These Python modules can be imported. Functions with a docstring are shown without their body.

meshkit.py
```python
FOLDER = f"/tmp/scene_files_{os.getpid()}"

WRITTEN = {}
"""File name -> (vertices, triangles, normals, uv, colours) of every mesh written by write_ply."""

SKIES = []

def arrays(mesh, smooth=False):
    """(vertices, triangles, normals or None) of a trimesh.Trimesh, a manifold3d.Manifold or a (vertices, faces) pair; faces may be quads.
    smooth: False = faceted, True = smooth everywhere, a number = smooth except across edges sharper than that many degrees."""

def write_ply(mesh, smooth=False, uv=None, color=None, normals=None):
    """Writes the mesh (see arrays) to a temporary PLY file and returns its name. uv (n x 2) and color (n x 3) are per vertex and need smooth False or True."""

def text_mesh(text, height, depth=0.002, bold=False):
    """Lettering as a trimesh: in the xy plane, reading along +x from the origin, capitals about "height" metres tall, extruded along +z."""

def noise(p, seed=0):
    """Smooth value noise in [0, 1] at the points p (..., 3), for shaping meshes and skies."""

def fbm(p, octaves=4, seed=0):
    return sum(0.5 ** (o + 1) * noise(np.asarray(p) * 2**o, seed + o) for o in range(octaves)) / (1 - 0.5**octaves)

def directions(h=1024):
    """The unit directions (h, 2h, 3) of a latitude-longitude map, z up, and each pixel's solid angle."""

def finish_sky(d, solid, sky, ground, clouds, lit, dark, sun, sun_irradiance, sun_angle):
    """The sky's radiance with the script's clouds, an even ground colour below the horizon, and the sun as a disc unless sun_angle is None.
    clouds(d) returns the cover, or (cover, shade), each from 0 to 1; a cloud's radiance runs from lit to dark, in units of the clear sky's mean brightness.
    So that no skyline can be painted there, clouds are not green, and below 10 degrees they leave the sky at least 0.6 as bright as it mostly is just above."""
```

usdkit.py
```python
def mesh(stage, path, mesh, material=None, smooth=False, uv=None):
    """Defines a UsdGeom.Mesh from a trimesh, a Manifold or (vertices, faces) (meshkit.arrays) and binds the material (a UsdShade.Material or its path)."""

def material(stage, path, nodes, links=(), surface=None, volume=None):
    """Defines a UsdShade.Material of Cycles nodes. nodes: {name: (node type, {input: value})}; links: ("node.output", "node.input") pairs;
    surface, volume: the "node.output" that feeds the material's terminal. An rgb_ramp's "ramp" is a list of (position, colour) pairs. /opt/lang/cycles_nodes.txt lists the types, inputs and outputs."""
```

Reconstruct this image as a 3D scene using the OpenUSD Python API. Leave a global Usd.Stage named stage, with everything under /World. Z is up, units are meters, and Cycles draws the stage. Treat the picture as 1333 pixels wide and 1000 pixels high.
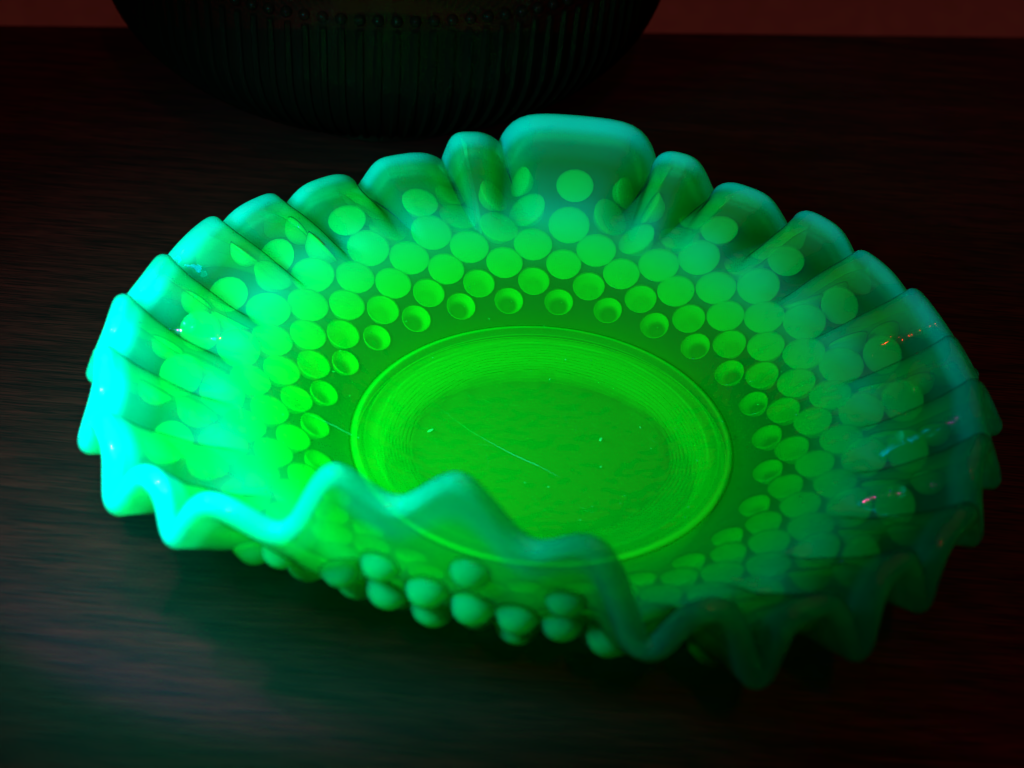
import math
import numpy as np
import trimesh
import usdkit
import meshkit
from scipy.interpolate import PchipInterpolator, CubicSpline
from pxr import Usd, UsdGeom, UsdLux, Gf, Sdf, Vt

stage = Usd.Stage.CreateInMemory()
UsdGeom.SetStageUpAxis(stage, UsdGeom.Tokens.z)
UsdGeom.SetStageMetersPerUnit(stage, 1.0)
UsdGeom.Xform.Define(stage, '/World')
rng = np.random.default_rng(7)

# ------------------------------------------------------------------ camera
CAM = np.array([0.0, -0.395, 0.32065])
FWD = np.array([-0.016985, 0.793603, -0.608198])
RGT = np.array([0.996581, 0.06263, 0.053891])
UPV = np.array([-0.08086, 0.605203, 0.791954])
cam = UsdGeom.Camera.Define(stage, '/World/camera')
M = np.eye(4)
M[0, :3], M[1, :3], M[2, :3], M[3, :3] = RGT, UPV, -FWD, CAM
UsdGeom.Xformable(cam).AddTransformOp().Set(Gf.Matrix4d(*M.ravel().tolist()))
cam.CreateHorizontalApertureAttr(36.0)
cam.CreateVerticalApertureAttr(27.0)
cam.CreateFocalLengthAttr(36.0 * 1.95816)
cam.CreateClippingRangeAttr(Gf.Vec2f(0.01, 50))
cam.CreateFocusDistanceAttr(0.55)
cam.CreateFStopAttr(12.0)
cam.CreateExposureAttr(0.0)

# ------------------------------------------------------------------ lamps
def aim(prim, pos, target):
    pos, target = np.array(pos, float), np.array(target, float)
    z = pos - target
    z /= np.linalg.norm(z)
    x = np.cross([0, 0, 1.0], z)
    x /= np.linalg.norm(x)
    y = np.cross(z, x)
    m = np.eye(4)
    m[0, :3], m[1, :3], m[2, :3], m[3, :3] = x, y, z, pos
    UsdGeom.Xformable(prim).AddTransformOp().Set(Gf.Matrix4d(*m.ravel().tolist()))
    return x, y, z

TORCH, TORCH_AIM = np.array([-0.125, -0.102, 0.14]), np.array([-0.066, -0.006, 0.01])
torch = UsdLux.SphereLight.Define(stage, '/World/ultraviolet_torch')      # the black light: its glow as the glass answers it
tx, ty, tz = aim(torch, TORCH, TORCH_AIM)
torch.CreateRadiusAttr(0.045)
torch.CreateColorAttr(Gf.Vec3f(0.0, 1.0, 0.7))
torch.CreateIntensityAttr(200.0)
sh = UsdLux.ShapingAPI.Apply(torch.GetPrim())
sh.CreateShapingConeAngleAttr(38.0)
sh.CreateShapingConeSoftnessAttr(1.0)
for k in (-1, 1):                                                         # its two visible violet emitters
    led = UsdLux.SphereLight.Define(stage, '/World/violet_emitter' + ('' if k < 0 else '_001'))
    aim(led, TORCH + tz * -0.049 + tx * 0.014 * k, TORCH_AIM)
    led.CreateRadiusAttr(0.0032)
    led.CreateColorAttr(Gf.Vec3f(0.6, 0.1, 2.4))
    led.CreateIntensityAttr(560.0)
    ls = UsdLux.ShapingAPI.Apply(led.GetPrim())
    ls.CreateShapingConeAngleAttr(46.0)
    ls.CreateShapingConeSoftnessAttr(0.3)
room = UsdLux.RectLight.Define(stage, '/World/room_lamp')                   # dim warm room light
aim(room, (0.2, 0.3, 2.2), (0.0, 0.1, 0.0))
room.CreateWidthAttr(4.5)
room.CreateHeightAttr(4.5)
room.CreateColorAttr(Gf.Vec3f(1.0, 0.30, 0.22))
room.CreateIntensityAttr(0.10)
strip = UsdLux.RectLight.Define(stage, '/World/strip_lamp')                 # small orange lamp that shows in the glints
aim(strip, (0.12, -0.75, 0.95), (0.0, -0.02, 0.0))
strip.CreateWidthAttr(0.012)
strip.CreateHeightAttr(0.09)
strip.CreateColorAttr(Gf.Vec3f(1.0, 0.36, 0.12))
strip.CreateIntensityAttr(300.0)

# ------------------------------------------------------------------ helpers
used = {}
def numbered(path):
    n = used.get(path, 0)
    used[path] = n + 1
    return path if n == 0 else f'{path}_{n:03d}'

def obj(name, mesh, mat, parent='/World', smooth=40, attrs=None, label=None, cat=None, group=None, kind=None):
    path = numbered(f'{parent}/{name}')
    m = usdkit.mesh(stage, path, mesh, mat, smooth=smooth)
    for k, v in (attrs or {}).items():
        UsdGeom.PrimvarsAPI(m).CreatePrimvar(k, Sdf.ValueTypeNames.FloatArray, 'vertex').Set(Vt.FloatArray.FromNumpy(np.asarray(v, np.float32)))
    tag(m.GetPrim(), label, cat, group, kind)
    return path

def thing(name, label, cat, group=None):
    path = numbered('/World/' + name)
    x = UsdGeom.Xform.Define(stage, path)
    tag(x.GetPrim(), label, cat, group)
    return path

def tag(p, label=None, cat=None, group=None, kind=None):
    for k, v in (('label', label), ('category', cat), ('group', group), ('kind', kind)):
        if v:
            p.SetCustomDataByKey(k, v)

def grid_faces(nu, nv, wrap=True):
    """faces of a grid of nv rows of nu points (u wraps)."""
    i, j = np.meshgrid(np.arange(nu if wrap else nu - 1), np.arange(nv - 1))
    a = j * nu + i
    b = j * nu + (i + 1) % nu
    return np.stack([a, b, b + nu, a + nu], -1).reshape(-1, 4)

def tri(q):
    return np.vstack([q[:, [0, 1, 2]], q[:, [0, 2, 3]]])

def tube(points, radius, sides=6):
    P = np.asarray(points, float)
    rad = np.broadcast_to(radius, len(P))
    T = np.gradient(P, axis=0)
    T /= np.linalg.norm(T, axis=1, keepdims=True)
    ref = np.array([0, 0, 1.0]) if abs(T[len(T) // 2][2]) < 0.9 else np.array([1.0, 0, 0])
    A = np.cross(T, ref)
    A /= np.linalg.norm(A, axis=1, keepdims=True)
    B = np.cross(T, A)
    ang = np.arange(sides) / sides * 2 * np.pi
    V = (P[:, None] + rad[:, None, None] * (np.cos(ang)[None, :, None] * A[:, None] + np.sin(ang)[None, :, None] * B[:, None])).reshape(-1, 3)
    F = tri(grid_faces(sides, len(P)))
    n = len(V)
    V = np.vstack([V, P[0], P[-1]])
    k = np.arange(sides)
    F = np.vstack([F, np.stack([np.full(sides, n), (k + 1) % sides, k], 1), np.stack([np.full(sides, n + 1), n - sides + k, n - sides + (k + 1) % sides], 1)])
    return V, F

def lathe(profile, n=96):
    """closed solid of revolution about z from an open profile that starts and ends on the axis or a closed loop profile."""
    p = np.asarray(profile, float)
    t = np.arange(n) / n * 2 * np.pi
    V = np.stack([p[:, 0, None] * np.cos(t), p[:, 0, None] * np.sin(t), np.repeat(p[:, 1, None], n, 1)], -1).reshape(-1, 3)
    return V, tri(grid_faces(n, len(p)))

# ------------------------------------------------------------------ materials
LK = '/World/Looks/'
def glass_nodes(milk_link=None, opal_link=None, milk=0.5, tint=(0.12, 0.97, 0.6), green=(0.0, 0.78, 0.012), cyan=(0.0, 0.70, 0.97), opal=0.0, bump=0.5, rough=0.035, refract=False, trans=0.58):
    """uranium glass: clear glass mixed with a body that gives the light back green, or bluish green where it is opalescent"""
    n = {
        'tint': (('glass_bsdf', {'color': tint, 'roughness': 0.0, 'IOR': 1.5}) if refract else ('transparent_bsdf', {'color': tint})),
        'shine': ('glossy_bsdf', {'color': (0.62, 0.03, 0.08), 'roughness': rough}),
        'fres': ('fresnel', {'IOR': 1.5}),
        'geo': ('geometry', {}),
        'ior': ('map_range', {'from_min': 0.0, 'from_max': 1.0, 'to_min': 1.5, 'to_max': 0.66667}),
        'col': ('mix_color', {'blend_type': 'mix', 'fac': opal, 'a': green, 'b': cyan}),
        'low': ('math', {'math_type': 'multiply', 'value1': opal, 'value2': 0.4}),
        'col2': ('mix_color', {'blend_type': 'mix', 'a': green, 'b': cyan}),
        'dif': ('diffuse_bsdf', {}),
        'trl': ('translucent_bsdf', {}),
        'body': ('mix_closure', {'fac': trans}),
        'mixb': ('mix_closure', {'fac': milk}),
        'out': ('mix_closure', {}),
        'coord': ('texture_coordinate', {}),
        'noise': ('noise_texture', {'scale': 180.0, 'detail': 1.0}),
        'bump': ('bump', {'strength': bump, 'distance': 0.002}),
    }
    l = [('col.result', 'dif.color'), ('low.value', 'col2.fac'), ('col2.result', 'trl.color'), ('dif.BSDF', 'body.closure1'), ('trl.BSDF', 'body.closure2'),
         ('tint.BSDF', 'mixb.closure1'), ('body.closure', 'mixb.closure2'), ('mixb.closure', 'out.closure1'), ('shine.BSDF', 'out.closure2'), ('geo.backfacing', 'ior.value'), ('ior.result', 'fres.IOR'), ('fres.fac', 'out.fac'),
         ('coord.object', 'noise.vector'), ('noise.fac', 'bump.height'), ('bump.normal', 'shine.normal')]
    if milk_link:
        n['am'] = ('attribute', {'attribute': 'milk'})
        n['ao'] = ('attribute', {'attribute': 'opal'})
        l += [('am.fac', 'mixb.fac'), ('ao.fac', 'col.fac'), ('ao.fac', 'low.value1')]
    if opal_link:
        n['am'] = ('attribute', {'attribute': 'milk'})
        l += [('am.fac', 'mixb.fac')]
        n['ao'] = ('attribute', {'attribute': 'opal'})
        l += [('ao.fac', 'col.fac'), ('ao.fac', 'low.value1')]
    return n, l

def glass(name, vol=(0.0, 0.97, 0.07), density=36.0, **k):
    n, l = glass_nodes(**k)
    n['vol'] = ('principled_volume', {'color': vol, 'density': density, 'anisotropy': 0.0})
    return usdkit.material(stage, LK + name, n, l, surface='out.closure', volume='vol.volume')

wall_glass = glass('uranium_glass', milk_link=True)
hob_glass = [glass(f'hobnail_glass_{w}', density=(30.0, 110.0, 240.0, 240.0, 230.0, 230.0)[('inner', 'second', 'third', 'fourth', 'upper', 'top').index(w)], milk=m, opal_link=True, refract=rf, bump=0.0, rough=0.02, tint=(0.15, 1.0, 0.5)) for w, m, o, rf in
             (('inner', 0.10, 0.0, False), ('second', 0.20, 0.03, False), ('third', 0.30, 0.08, False), ('fourth', 0.26, 0.12, False), ('upper', 0.24, 0.2, False), ('top', 0.24, 0.25, False))]
foot_glass = glass('foot_glass', milk=0.04, opal=0.0, bump=0.0)
scratch_mat = usdkit.material(stage, LK + 'scratched_glass', {'p': ('principled_bsdf', {'base_color': (0.01, 0.22, 0.03), 'roughness': 0.4})}, surface='p.BSDF')

wood = usdkit.material(stage, LK + 'dark_wood', {
    'c': ('texture_coordinate', {}),
    'm': ('mapping', {'scale': (14.0, 300.0, 30.0), 'rotation': (0.0, 0.0, -0.14)}),
    'n': ('noise_texture', {'scale': 1.0, 'detail': 6.0, 'roughness': 0.65, 'distortion': 0.3}),
    'm2': ('mapping', {'scale': (80.0, 1500.0, 60.0), 'rotation': (0.0, 0.0, -0.14)}),
    'n2': ('noise_texture', {'scale': 1.0, 'detail': 3.0, 'roughness': 0.7}),
    'r': ('rgb_ramp', {'ramp': [(0.3, (0.022, 0.0006, 0.0004)), (0.5, (0.054, 0.0013, 0.0009)), (0.72, (0.09, 0.0022, 0.0016))]}),
    'r2': ('rgb_ramp', {'ramp': [(0.38, (0.2, 0.2, 0.2)), (0.6, (1.0, 1.0, 1.0))]}),
    'x': ('mix_color', {'blend_type': 'multiply', 'fac': 1.0}),
    'b': ('bump', {'strength': 0.25, 'distance': 0.0006}),
    'p': ('principled_bsdf', {'roughness': 0.55, 'specular_ior_level': 0.12})},
    [('c.object', 'm.vector'), ('m.vector', 'n.vector'), ('c.object', 'm2.vector'), ('m2.vector', 'n2.vector'), ('n.fac', 'r.fac'), ('n2.fac', 'r2.fac'),
     ('r.color', 'x.a'), ('r2.color', 'x.b'), ('x.result', 'p.base_color'), ('n2.fac', 'b.height'), ('b.normal', 'p.normal')], surface='p.BSDF')
carpet = usdkit.material(stage, LK + 'pale_floor', {
    'c': ('texture_coordinate', {}),
    'n': ('noise_texture', {'scale': 60.0, 'detail': 5.0, 'roughness': 0.7}),
    'r': ('rgb_ramp', {'ramp': [(0.3, (0.55, 0.20, 0.22)), (0.7, (0.85, 0.36, 0.38))]}),
    'p': ('principled_bsdf', {'roughness': 0.9})},
    [('c.object', 'n.vector'), ('n.fac', 'r.fac'), ('r.color', 'p.base_color')], surface='p.BSDF')
dark_glass = usdkit.material(stage, LK + 'smoky_glass', {
    't': ('transparent_bsdf', {'color': (0.62, 0.47, 0.42)}),
    'd': ('diffuse_bsdf', {'color': (0.10, 0.05, 0.03)}),
    'm': ('mix_closure', {'fac': 0.02}),
    'g': ('glossy_bsdf', {'color': (0.13, 0.09, 0.08), 'roughness': 0.12}),
    'f': ('fresnel', {'IOR': 1.5}),
    'geo': ('geometry', {}),
    'ior': ('map_range', {'from_min': 0.0, 'from_max': 1.0, 'to_min': 1.5, 'to_max': 0.66667}),
    'o': ('mix_closure', {})},
    [('t.BSDF', 'm.closure1'), ('d.BSDF', 'm.closure2'), ('m.closure', 'o.closure1'), ('g.BSDF', 'o.closure2'), ('geo.backfacing', 'ior.value'), ('ior.result', 'f.IOR'), ('f.fac', 'o.fac')], surface='o.closure')

# ------------------------------------------------------------------ the setting: table top, floor beyond its edge
ZT = -0.0125
e0, e1 = np.array([-0.1988, 0.2219]), np.array([0.1627, 0.2733])
ed = (e1 - e0) / np.linalg.norm(e1 - e0)
en = np.array([ed[1], -ed[0]])                                             # towards the viewer
mid = (e0 + e1) / 2
tw, td, th = 1.6, 0.95, 0.028
b = trimesh.creation.box((tw, td, th))
sec = [(0, 0), (0, -th + .003), (.003, -th), (td, -th), (td, -.003), (td - .003, 0)]
def slab():
    ed_sec = [(0.003, 0), (0.0009, -0.0009), (0, -0.003), (0, -th + .003), (.003, -th), (td - .003, -th), (td, -th + .003), (td, -.003), (td - .003, 0)]
    V = []
    for s in (-tw / 2, tw / 2):
        for a, z in ed_sec:
            q = mid + ed * s + en * a
            V.append((q[0], q[1], ZT + z))
    k = len(ed_sec)
    F = []
    for i in range(k):
        j = (i + 1) % k
        F += [(i, j, k + j), (i, k + j, k + i)]
    for i in range(1, k - 1):
        F += [(0, i + 1, i), (k, k + i, k + i + 1)]
    t = trimesh.Trimesh(np.array(V), np.array(F), process=False)
    t.fix_normals()
    return t
obj('tabletop', slab(), wood, smooth=False, kind='structure', label='dark reddish brown wooden table top with fine grain', cat='table top')
fl = trimesh.Trimesh(np.array([(-4, -4, -.74), (4, -4, -.74), (4, 5, -.74), (-4, 5, -.74)], float), np.array([(0, 1, 2), (0, 2, 3)]))
obj('floor', fl, carpet, smooth=False, kind='structure', label='dim reddish floor beyond the table edge', cat='floor')

# ------------------------------------------------------------------ hobnail bowl: shape
TH = np.radians([88.66, 77.28, 72.37, 67.74, 60.42, 54.47, 47.67, 41.15, 36.31, 27.77, 23.42, 14.45, 8.64, 1.13, -5.47, -12.26, -19.26, -25.59, -32.92, -39.92, -44.38, -51.42, -57.73, -63.94, -69.06, -75.99, -81.96, -90.48, -100.23, -109.2, -116.81, -121.91, -129.84, -134.89, -139.79, -146.33, -153.44, -158.94, -166.1, -172.17, -177.29, -185.5, -191.57, -198.96, -208.45, -212.25, -220.9, -225.56, -231.59, -238.88, -242.86, -252.23, -254.29, -261.09])
RR = np.array([109.74, 117.25, 108.97, 117.05, 107.6, 115.68, 107.45, 114.4, 104.86, 113.84, 103.7, 113.03, 101.9, 111.17, 102.25, 109.38, 104.87, 109.68, 109.18, 110.53, 108.21, 112.23, 108.58, 109.99, 105.03, 101.99, 94.86, 87.54, 87.16, 87.63, 93.65, 98.45, 105.61, 108.76, 108.07, 111.91, 109.13, 111.89, 106.49, 109.34, 104.7, 108.76, 102.89, 111.39, 106.36, 114.61, 108.95, 115.82, 108.55, 115.2, 107.21, 114.87, 107.4, 116.68]) / 1e3
ZZ = np.array([29.82, 15.72, 23.49, 13.39, 20.12, 10.52, 20.88, 10.45, 20.97, 12.69, 23.91, 16.02, 27.43, 19.53, 32.46, 22.27, 35.02, 23.09, 34.61, 21.95, 36.03, 21.92, 36.9, 22.65, 39.71, 28.41, 48.47, 42.39, 56.79, 46.64, 54.36, 37.73, 41.94, 28.57, 37.46, 23.81, 32.89, 22.2, 32.76, 23.96, 32.31, 23.36, 28.49, 17.95, 22.55, 11.11, 18.3, 8.09, 17.18, 10.84, 19.91, 16.12, 25.01, 20.11]) / 1e3
K = len(TH)
idx = np.arange(-4, K + 5)
def periodic(v, step=0.0):
    return np.array([v[i % K] + step * (i // K) for i in idx])
f_th = PchipInterpolator(idx, periodic(TH, -2 * np.pi))
f_r = PchipInterpolator(idx, periodic(RR))
f_z = PchipInterpolator(idx, periodic(ZZ))
c_th, c_r, c_z = (CubicSpline(idx, periodic(v, st)) for v, st in ((TH, -2 * np.pi), (RR, 0.0), (ZZ, 0.0)))
mid_i = idx[:-1] + 0.5
f_rm = PchipInterpolator(mid_i, (periodic(RR)[:-1] + periodic(RR)[1:]) / 2)
f_zm = PchipInterpolator(mid_i, (periodic(ZZ)[:-1] + periodic(ZZ)[1:]) / 2)

PROF = np.array([(0, -5.2), (14, -5.2), (28, -4.7), (33, -3.9), (36, -3.2), (39.5, -2.2), (42.5, -1.15), (44.6, -0.55), (45.6, -0.2), (46.6, 0.35), (47.4, 0.35), (48.3, 0.0), (50, 0.9), (53, 2.5), (56.7, 4.6), (62.2, 7.4), (68, 9.75), (72, 11.2), (76, 12.6)]) / 1e3
arc = np.r_[0, np.cumsum(np.hypot(*np.diff(PROF, axis=0).T))]
f_pr, f_pz = PchipInterpolator(arc, PROF[:, 0]), PchipInterpolator(arc, PROF[:, 1])
S0 = PROF[-1]
T0 = np.array([4.0, 1.4]) / math.hypot(4.0, 1.4)

def AMP(u):
    """the folds at the back and the sides are deeper than those at the front"""
    return 0.005 * np.clip(np.abs((u % K) - 28.0) / 8.0 - 1.1, 0, 1)

def ruffle(u, t):
    """a point of the ruffled part of the wall: u along the rim in half waves, t from its start (0) to the rim (1)"""
    u = np.asarray(u, float)
    q0 = np.minimum(u % K, K - u % K)
    soft = 1 - np.exp(-(((u % K) - 29.0) / 5.5) ** 4)
    up = u - (0.62 * soft + 0.25 * np.exp(-(q0 / 1.2) ** 2)) * np.sin(2 * np.pi * u) / (2 * np.pi)
    tf = np.asarray(t, float) ** 1.1
    ut = u + tf * (0.65 * soft + 0.85 * np.exp(-(q0 / 0.9) ** 2)) * np.sin(np.pi * u) / np.pi
    r1, z1, rm, zm, th = f_r(up), f_z(up), f_rm(u), f_zm(u), f_th(ut)
    r1, z1 = soft * r1 + (1 - soft) * c_r(up), soft * z1 + (1 - soft) * c_z(up)
    th = th + tf * (1 - soft) * (c_th(ut) - th)
    L = np.hypot(rm - S0[0], zm - S0[1])
    c = S0[None] + T0[None] * (L * (0.14 + 0.38 * ((rm - S0[0]) / L) ** 2))[..., None]
    e = np.stack([rm, zm], -1)
    t = np.asarray(t, float)[..., None]
    m = (1 - t) ** 2 * S0 + 2 * t * (1 - t) * c + t * t * e
    w = t ** 1.15 * (1.2 - 0.2 * t)
    low = (0.5 - 0.5 * np.cos(np.pi * up)) * AMP(u)
    m = m + w * (np.stack([r1, z1 - low], -1) - e)
    return np.stack([m[..., 0] * np.cos(th), m[..., 0] * np.sin(th), m[..., 1]], -1)

def flat(u, s):
    th = f_th(np.asarray(u, float))
    r, z = f_pr(s), f_pz(s)
    return np.stack([r * np.cos(th), r * np.sin(th), z + 0 * th], -1)

NU = K * 18
U = np.arange(NU) / NU * K
sA = np.unique(np.r_[np.linspace(0.0004, arc[3], 14), np.linspace(arc[3], arc[7], 46), np.linspace(arc[7], arc[12], 22), np.linspace(arc[12], arc[-1], 24)])
tB = np.linspace(0, 1, 44)[1:]
rows, par = [], []
for s in sA:
    rows.append(flat(U, np.full(NU, s)))
    par.append(s)
for t in tB:
    rows.append(ruffle(U, np.full(NU, t)))
    par.append(arc[-1] + t * 0.038)
G = np.array(rows)
par = np.array(par)
# small waves left by the press and the reheating
wob = meshkit.fbm(G * 55 + 3.1, 2, 5) - 0.5
G[..., 2] += wob * 0.0012 * np.clip((par - 0.05) / 0.03, 0, 1)[:, None]
a_ = np.arctan2(G[..., 1], G[..., 0])
rad = np.hypot(G[..., 0], G[..., 1])
band = np.clip((rad - .030) / .003, 0, 1) * np.clip((.0435 - rad) / .002, 0, 1)
rip = np.sin(2 * np.pi * (rad * 1e3 / 0.95 + 3.2 * (meshkit.fbm(np.stack([np.cos(a_) * 2.2, np.sin(a_) * 2.2, rad * 90], -1), 3, 9))))
G[..., 2] += band * 0.000035 * rip
def normals(G):
    du = np.roll(G, -1, 1) - np.roll(G, 1, 1)
    dv = np.gradient(G, axis=0)
    n = np.cross(dv, du)
    n /= np.maximum(np.linalg.norm(n, axis=-1, keepdims=True), 1e-12)
    n[n[..., 2].mean(1) < 0] *= -1
    return n
NN = normals(G)
if NN[5, :, 2].mean() < 0:
    NN = -NN
half = np.interp(par, [0, arc[5], arc[8], arc[10], arc[13], arc[-1], arc[-1] + .030, arc[-1] + .036, arc[-1] + .038], np.array([2.0, 2.0, 1.6, 1.6, 1.4, 1.8, 1.9, 2.4, 2.75]) / 1e3)
inner = G + NN * half[:, None, None]
outer = G - NN * half[:, None, None]
# rounded rim
Tn = G[-1] - G[-2]
Tn -= (Tn * NN[-1]).sum(-1, keepdims=True) * NN[-1]
Tn /= np.linalg.norm(Tn, axis=-1, keepdims=True)
cap = [G[-1] + half[-1] * (np.cos(a) * NN[-1] + np.sin(a) * Tn) for a in np.linspace(0, np.pi, 11)[1:-1]]
loop = np.concatenate([inner, np.array(cap), outer[::-1]])
V = loop.reshape(-1, 3)
F = tri(grid_faces(NU, len(loop)))
nV = len(V)
V = np.vstack([V, [[0, 0, inner[0][:, 2].mean()], [0, 0, outer[0][:, 2].mean()]]])
k = np.arange(NU)
F = np.vstack([F, np.stack([np.full(NU, nV), (k + 1) % NU, k], 1), np.stack([np.full(NU, nV + 1), nV - NU + k, nV - NU + (k + 1) % NU], 1)])
# how milky (struck opal) the glass is, from the clear foot to the rim; how bluish the opal is
A0 = arc[-1]
mk = np.interp(par, [0, arc[3], arc[4], arc[6], arc[7], arc[8], arc[9], arc[10], arc[11], arc[14], arc[15], arc[16], A0, A0 + .006, A0 + .014, A0 + .024, A0 + .0325, A0 + .0355],
               [.12, .13, .22, .24, .18, .18, .16, .14, .12, .07, .07, .14, .30, .34, .14, .05, .22, .95])
rp_ = np.interp(par, sA, f_pr(sA)) * 1e3
mk = mk + (par < arc[12]) * (0.75 * np.exp(-((rp_ - 47.2) / 0.38) ** 2) + 0.35 * np.exp(-((rp_ - 45.5) / 0.22) ** 2) + 0.2 * np.exp(-((rp_ - 42.6) / 0.25) ** 2))
op = np.interp(par, [0, arc[12], arc[15], A0, A0 + .010, A0 + .020, A0 + .038], [0, 0, .12, .55, .85, .9, .8])
mkl = np.r_[mk, np.full(len(cap), mk[-1]), mk[::-1]]
opl = np.r_[op, np.full(len(cap), op[-1]), op[::-1]]
rpl = np.concatenate([band * rip, np.zeros((len(cap), NU)), (band * rip)[::-1]])
vary = 1 + 0.45 * np.sign(rpl) * np.abs(rpl) ** 0.5 + 0.3 * (meshkit.fbm(loop * 40, 2, 21) - 0.5)
milk = np.clip(0.45 * mkl[:, None] * vary, 0, 1).ravel()
opal = np.clip(opl[:, None] * (1 + 0.5 * (meshkit.fbm(loop * 45, 3, 33) - 0.5)), 0, 1).ravel()
milk, opal = np.r_[milk, mk[0], mk[0]], np.r_[opal, 0, 0]

bowl = thing('hobnail_bowl', 'glowing green ruffled hobnail glass bowl on dark wooden table', 'bowl')
obj('bowl_wall', (V, F), wall_glass, bowl, smooth=True, attrs={'milk': milk, 'opal': opal})
# foot ring below the well
fr = [(39.2, -8.4), (40.0, -11.2), (41.0, -12.1), (43.4, -12.1), (44.6, -11.0), (46.4, -5.0), (46.8, -1.5), (45.5, -1.7), (42, -2.6), (39.8, -3.4), (39.2, -8.4)]
V, F = lathe(np.array(fr) / 1e3, 144)
obj('foot_ring', (V, F), foot_glass, bowl, smooth=50)

# ------------------------------------------------------------------ hobnails on the outside
NH, PH = 26, -0.1187
def dome(d, h, seg=18):
    prof = [(0.0, -0.0009)] + [(0.60 * d, -0.0009), (0.575 * d, -0.0001), (0.525 * d, 0.0006)]
    for a in np.linspace(0, 90, 9)[2:]:
        prof.append((0.5 * d * math.cos(math.radians(a)) if a < 90 else 0.0, h * math.sin(math.radians(a))))
    prof = np.array(prof)
    V, F = [], []
    t = np.arange(seg) / seg * 2 * np.pi
    V.append((0, 0, prof[0][1]))
    for r, z in prof[1:-1]:
        V += [(r * math.cos(x), r * math.sin(x), z) for x in t]
    V.append((0, 0, prof[-1][1]))
    V = np.array(V)
    n = len(prof) - 2
    for i in range(seg):
        j = (i + 1) % seg
        F.append((0, 1 + j, 1 + i))
        for q in range(n - 1):
            a, b2 = 1 + q * seg, 1 + (q + 1) * seg
            F += [(a + i, a + j, b2 + j), (a + i, b2 + j, b2 + i)]
        F.append((1 + (n - 1) * seg + i, 1 + (n - 1) * seg + j, len(V) - 1))
    return V, np.array(F)

uu = np.linspace(0, K, 4000)
tt_ = f_th(uu)
def u_of(th):
    th = (th - TH[0]) % (2 * np.pi) + TH[0] - 2 * np.pi
    return float(np.interp(th, tt_[::-1], uu[::-1]))

def surf(u, q):
    u = np.array([u])
    return flat(u, np.array([q]))[0] if q <= arc[-1] else ruffle(u, np.array([(q - arc[-1]) / 0.038]))[0]

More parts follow.
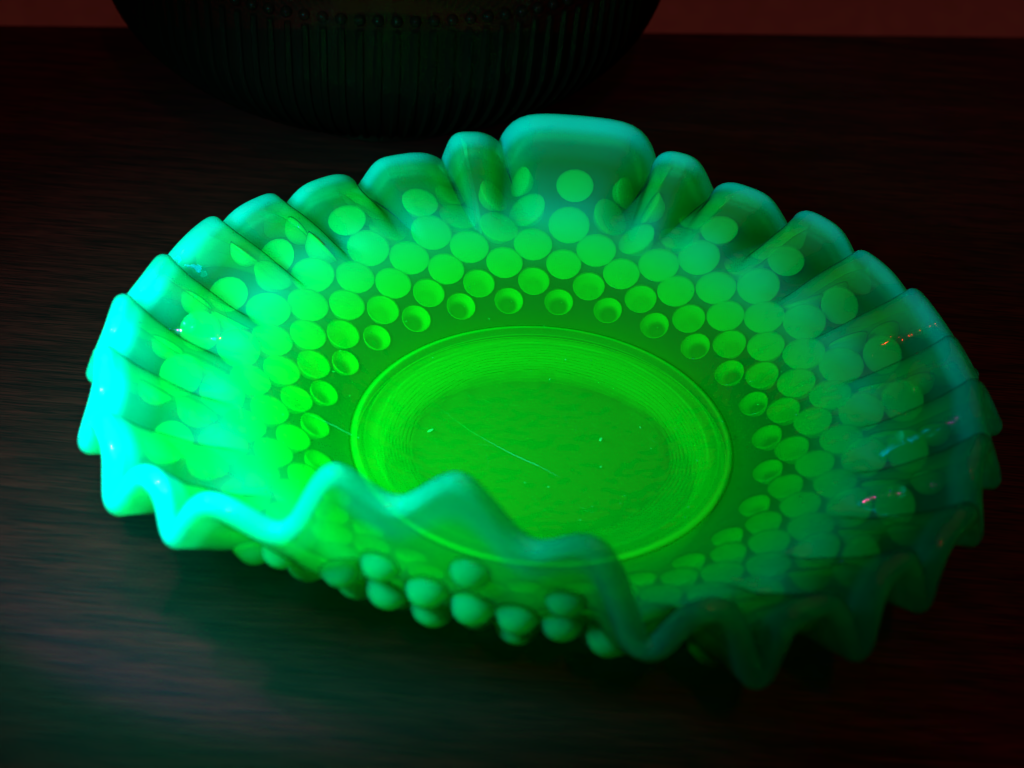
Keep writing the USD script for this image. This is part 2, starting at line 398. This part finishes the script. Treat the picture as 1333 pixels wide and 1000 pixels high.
hob_rows = [(arc[14], 6.6, 3.8), (arc[15], 7.4, 4.4), (arc[16], 8.2, 4.6), (arc[16] + .0063, 9.0, 4.8), (A0 + .0048, 9.4, 4.8), (A0 + .0118, 9.2, 4.6), (A0 + .0178, 8.4, 4.2), (A0 + .0236, 7.6, 3.6)]
for k, (q, d, h) in enumerate(hob_rows):
    for j in range(NH):
        th = (j + 0.5 * ((k + 1) % 2) + PH + rng.normal(0, .012)) * 2 * np.pi / NH
        u = u_of(th)
        P = surf(u, q)
        e = 0.12
        a = surf(u + e, q) - surf(u - e, q)
        c = surf(u, q + .0012) - surf(u, q - .0012)
        n = np.cross(a, c)
        n /= np.linalg.norm(n)
        if n[2] < 0:
            n = -n
        hh = np.interp(q, par, half)
        down = -n
        x = c / np.linalg.norm(c)
        y = np.cross(down, x)
        Vd, Fd = dome(d / 1e3 * rng.uniform(1.0, 1.06), h * 0.88 / 1e3)
        Vw = P + down * (hh - 0.0001) + Vd[:, :1] * x + Vd[:, 1:2] * y + Vd[:, 2:3] * down
        Fn = np.array(Fd)
        oo = np.where(Vd[:, 2] > 0.0002, [.05, .15, .35, .55, .6, .6, .6, .6][k], [0, .02, .06, .1, .15, .2, .25, .3][k])
        side = np.clip((0.8 - Vd[:, 2] / (h * 0.88 / 1e3)) / 0.3, 0, 1) * (Vd[:, 2] > -0.0005)
        mm = [.01 + .62 * side, .08 + .5 * side, .22 + .2 * side, .26 + 0 * side, .24 + 0 * side, .24 + 0 * side, .24 + 0 * side, .24 + 0 * side][k]
        obj('hobnail', (Vw, Fn), hob_glass[min(k, 5)], bowl, smooth=True, attrs={'opal': oo, 'milk': mm})

# scratches in the well
def scratch(p, w):
    obj('scratch', tube(p, w, 5), scratch_mat, bowl, smooth=False)
zf = inner[0][:, 2].mean()
def seen(px, py, z):
    d = FWD * 1.95816 + ((px - 666.5) / 1333) * RGT - ((py - 500) / 1333) * UPV
    return CAM + d * (z - CAM[2]) / d[2]
scratch([seen(a, b, zf) for a, b in ((583, 540), (612, 561), (640, 577), (668, 592), (700, 606), (728, 621))], [.000012, .00003, .000022, .00003, .000022, .00001])
scratch([seen(a, b, .0052) for a, b in ((383, 531), (405, 541), (432, 553), (459, 567))], [.00002, .00004, .000035, .00002])
for i in range(34):
    a, r, b = rng.uniform(0, 2 * np.pi), 0.034 * math.sqrt(rng.uniform(0, 1)), rng.uniform(0, 2 * np.pi)
    ln = rng.uniform(.001, .007)
    x0, y0 = r * math.cos(a), r * math.sin(a)
    scratch([(x0 + ln * q * math.cos(b + q * .4), y0 + ln * q * math.sin(b + q * .4), zf + .00001) for q in (0, .33, .66, 1)], [.000004, .000013, .000011, .000004])
dv, df, n0 = [], [], 0
for i in range(70):
    a, r = rng.uniform(0, 2 * np.pi), 0.075 * math.sqrt(rng.uniform(0.02, 1))
    q = float(np.interp(r, f_pr(sA), sA))
    z = float(f_pz(q) + np.interp(q, par, half)) + .00004
    sz, el_, ph = rng.uniform(.00008, .0002) * (2.0 if i % 9 == 0 else 1.0), rng.uniform(1, 3.5), rng.uniform(0, 6.28)
    v = trimesh.creation.icosphere(1, 1.0).vertices * [sz * el_, sz, sz * .35]
    v = v @ np.array([[math.cos(ph), math.sin(ph), 0], [-math.sin(ph), math.cos(ph), 0], [0, 0, 1]]) + [r * math.cos(a), r * math.sin(a), z]
    dv.append(v)
    df.append(trimesh.creation.icosphere(1, 1.0).faces + n0)
    n0 += len(v)
obj('dust_specks', (np.vstack(dv), np.vstack(df)), scratch_mat, bowl, smooth=True, kind='stuff')

# ------------------------------------------------------------------ ribbed bowl behind
bx, by = -0.0625, 0.197
back = thing('ribbed_bowl', 'large dark clear glass bowl with fine vertical ribs behind glowing bowl', 'bowl')
cz, ba, bb = 0.042, 0.0895, 0.0505
pr = [(0.0, cz - bb + .004)]
for a in np.linspace(8, 90, 26):
    pr.append((ba * math.sin(math.radians(a)), cz - bb * math.cos(math.radians(a))))
pr += [(ba + .0004, .05), (ba + .001, .058), (ba + .0025, .068), (ba + .005, .08), (ba + .0055, .0815), (ba + .005, .083), (ba + .0038, .083), (ba + .002, .08)]
pr += [(ba - .001, .068), (ba - .0022, .058), (ba - .003, .05)]
for a in np.linspace(90, 0, 20):
    pr.append(((ba - .0032) * math.sin(math.radians(a)), cz - (bb - .0045) * math.cos(math.radians(a))))
pr[-1] = (0.0, pr[-1][1])
V, F = lathe(pr, 120)
V += [bx, by, 0]
obj('bowl_wall', (V, F), dark_glass, back, smooth=40)
ft = [(0.030, cz - bb + .003), (0.031, ZT + .001), (0.032, ZT + .0002), (0.036, ZT + .0002), (0.037, ZT + .001), (0.036, cz - bb + .0055), (0.030, cz - bb + .003)]
V, F = lathe(ft, 96)
V += [bx, by, 0]
obj('foot', (V, F), dark_glass, back, smooth=40)
NR = 110
for j in range(NR):
    t = j / NR * 2 * np.pi
    P = []
    for a in np.linspace(30, 90, 9):
        P.append(((ba + .0002) * math.sin(math.radians(a)), cz - (bb + .0002) * math.cos(math.radians(a))))
    P.append((ba + .001, .056))
    P = np.array([(bx + r * math.cos(t), by + r * math.sin(t), z) for r, z in P])
    obj('rib', tube(P, np.r_[.0006, np.linspace(.0008, .0013, 8), .0011], 5), dark_glass, back, smooth=50)
    q = ba + .0018
    bd = trimesh.creation.icosphere(1, .0017)
    bd.apply_translation((bx + q * math.cos(t), by + q * math.sin(t), .0595))
    obj('bead', bd, dark_glass, back, smooth=True)
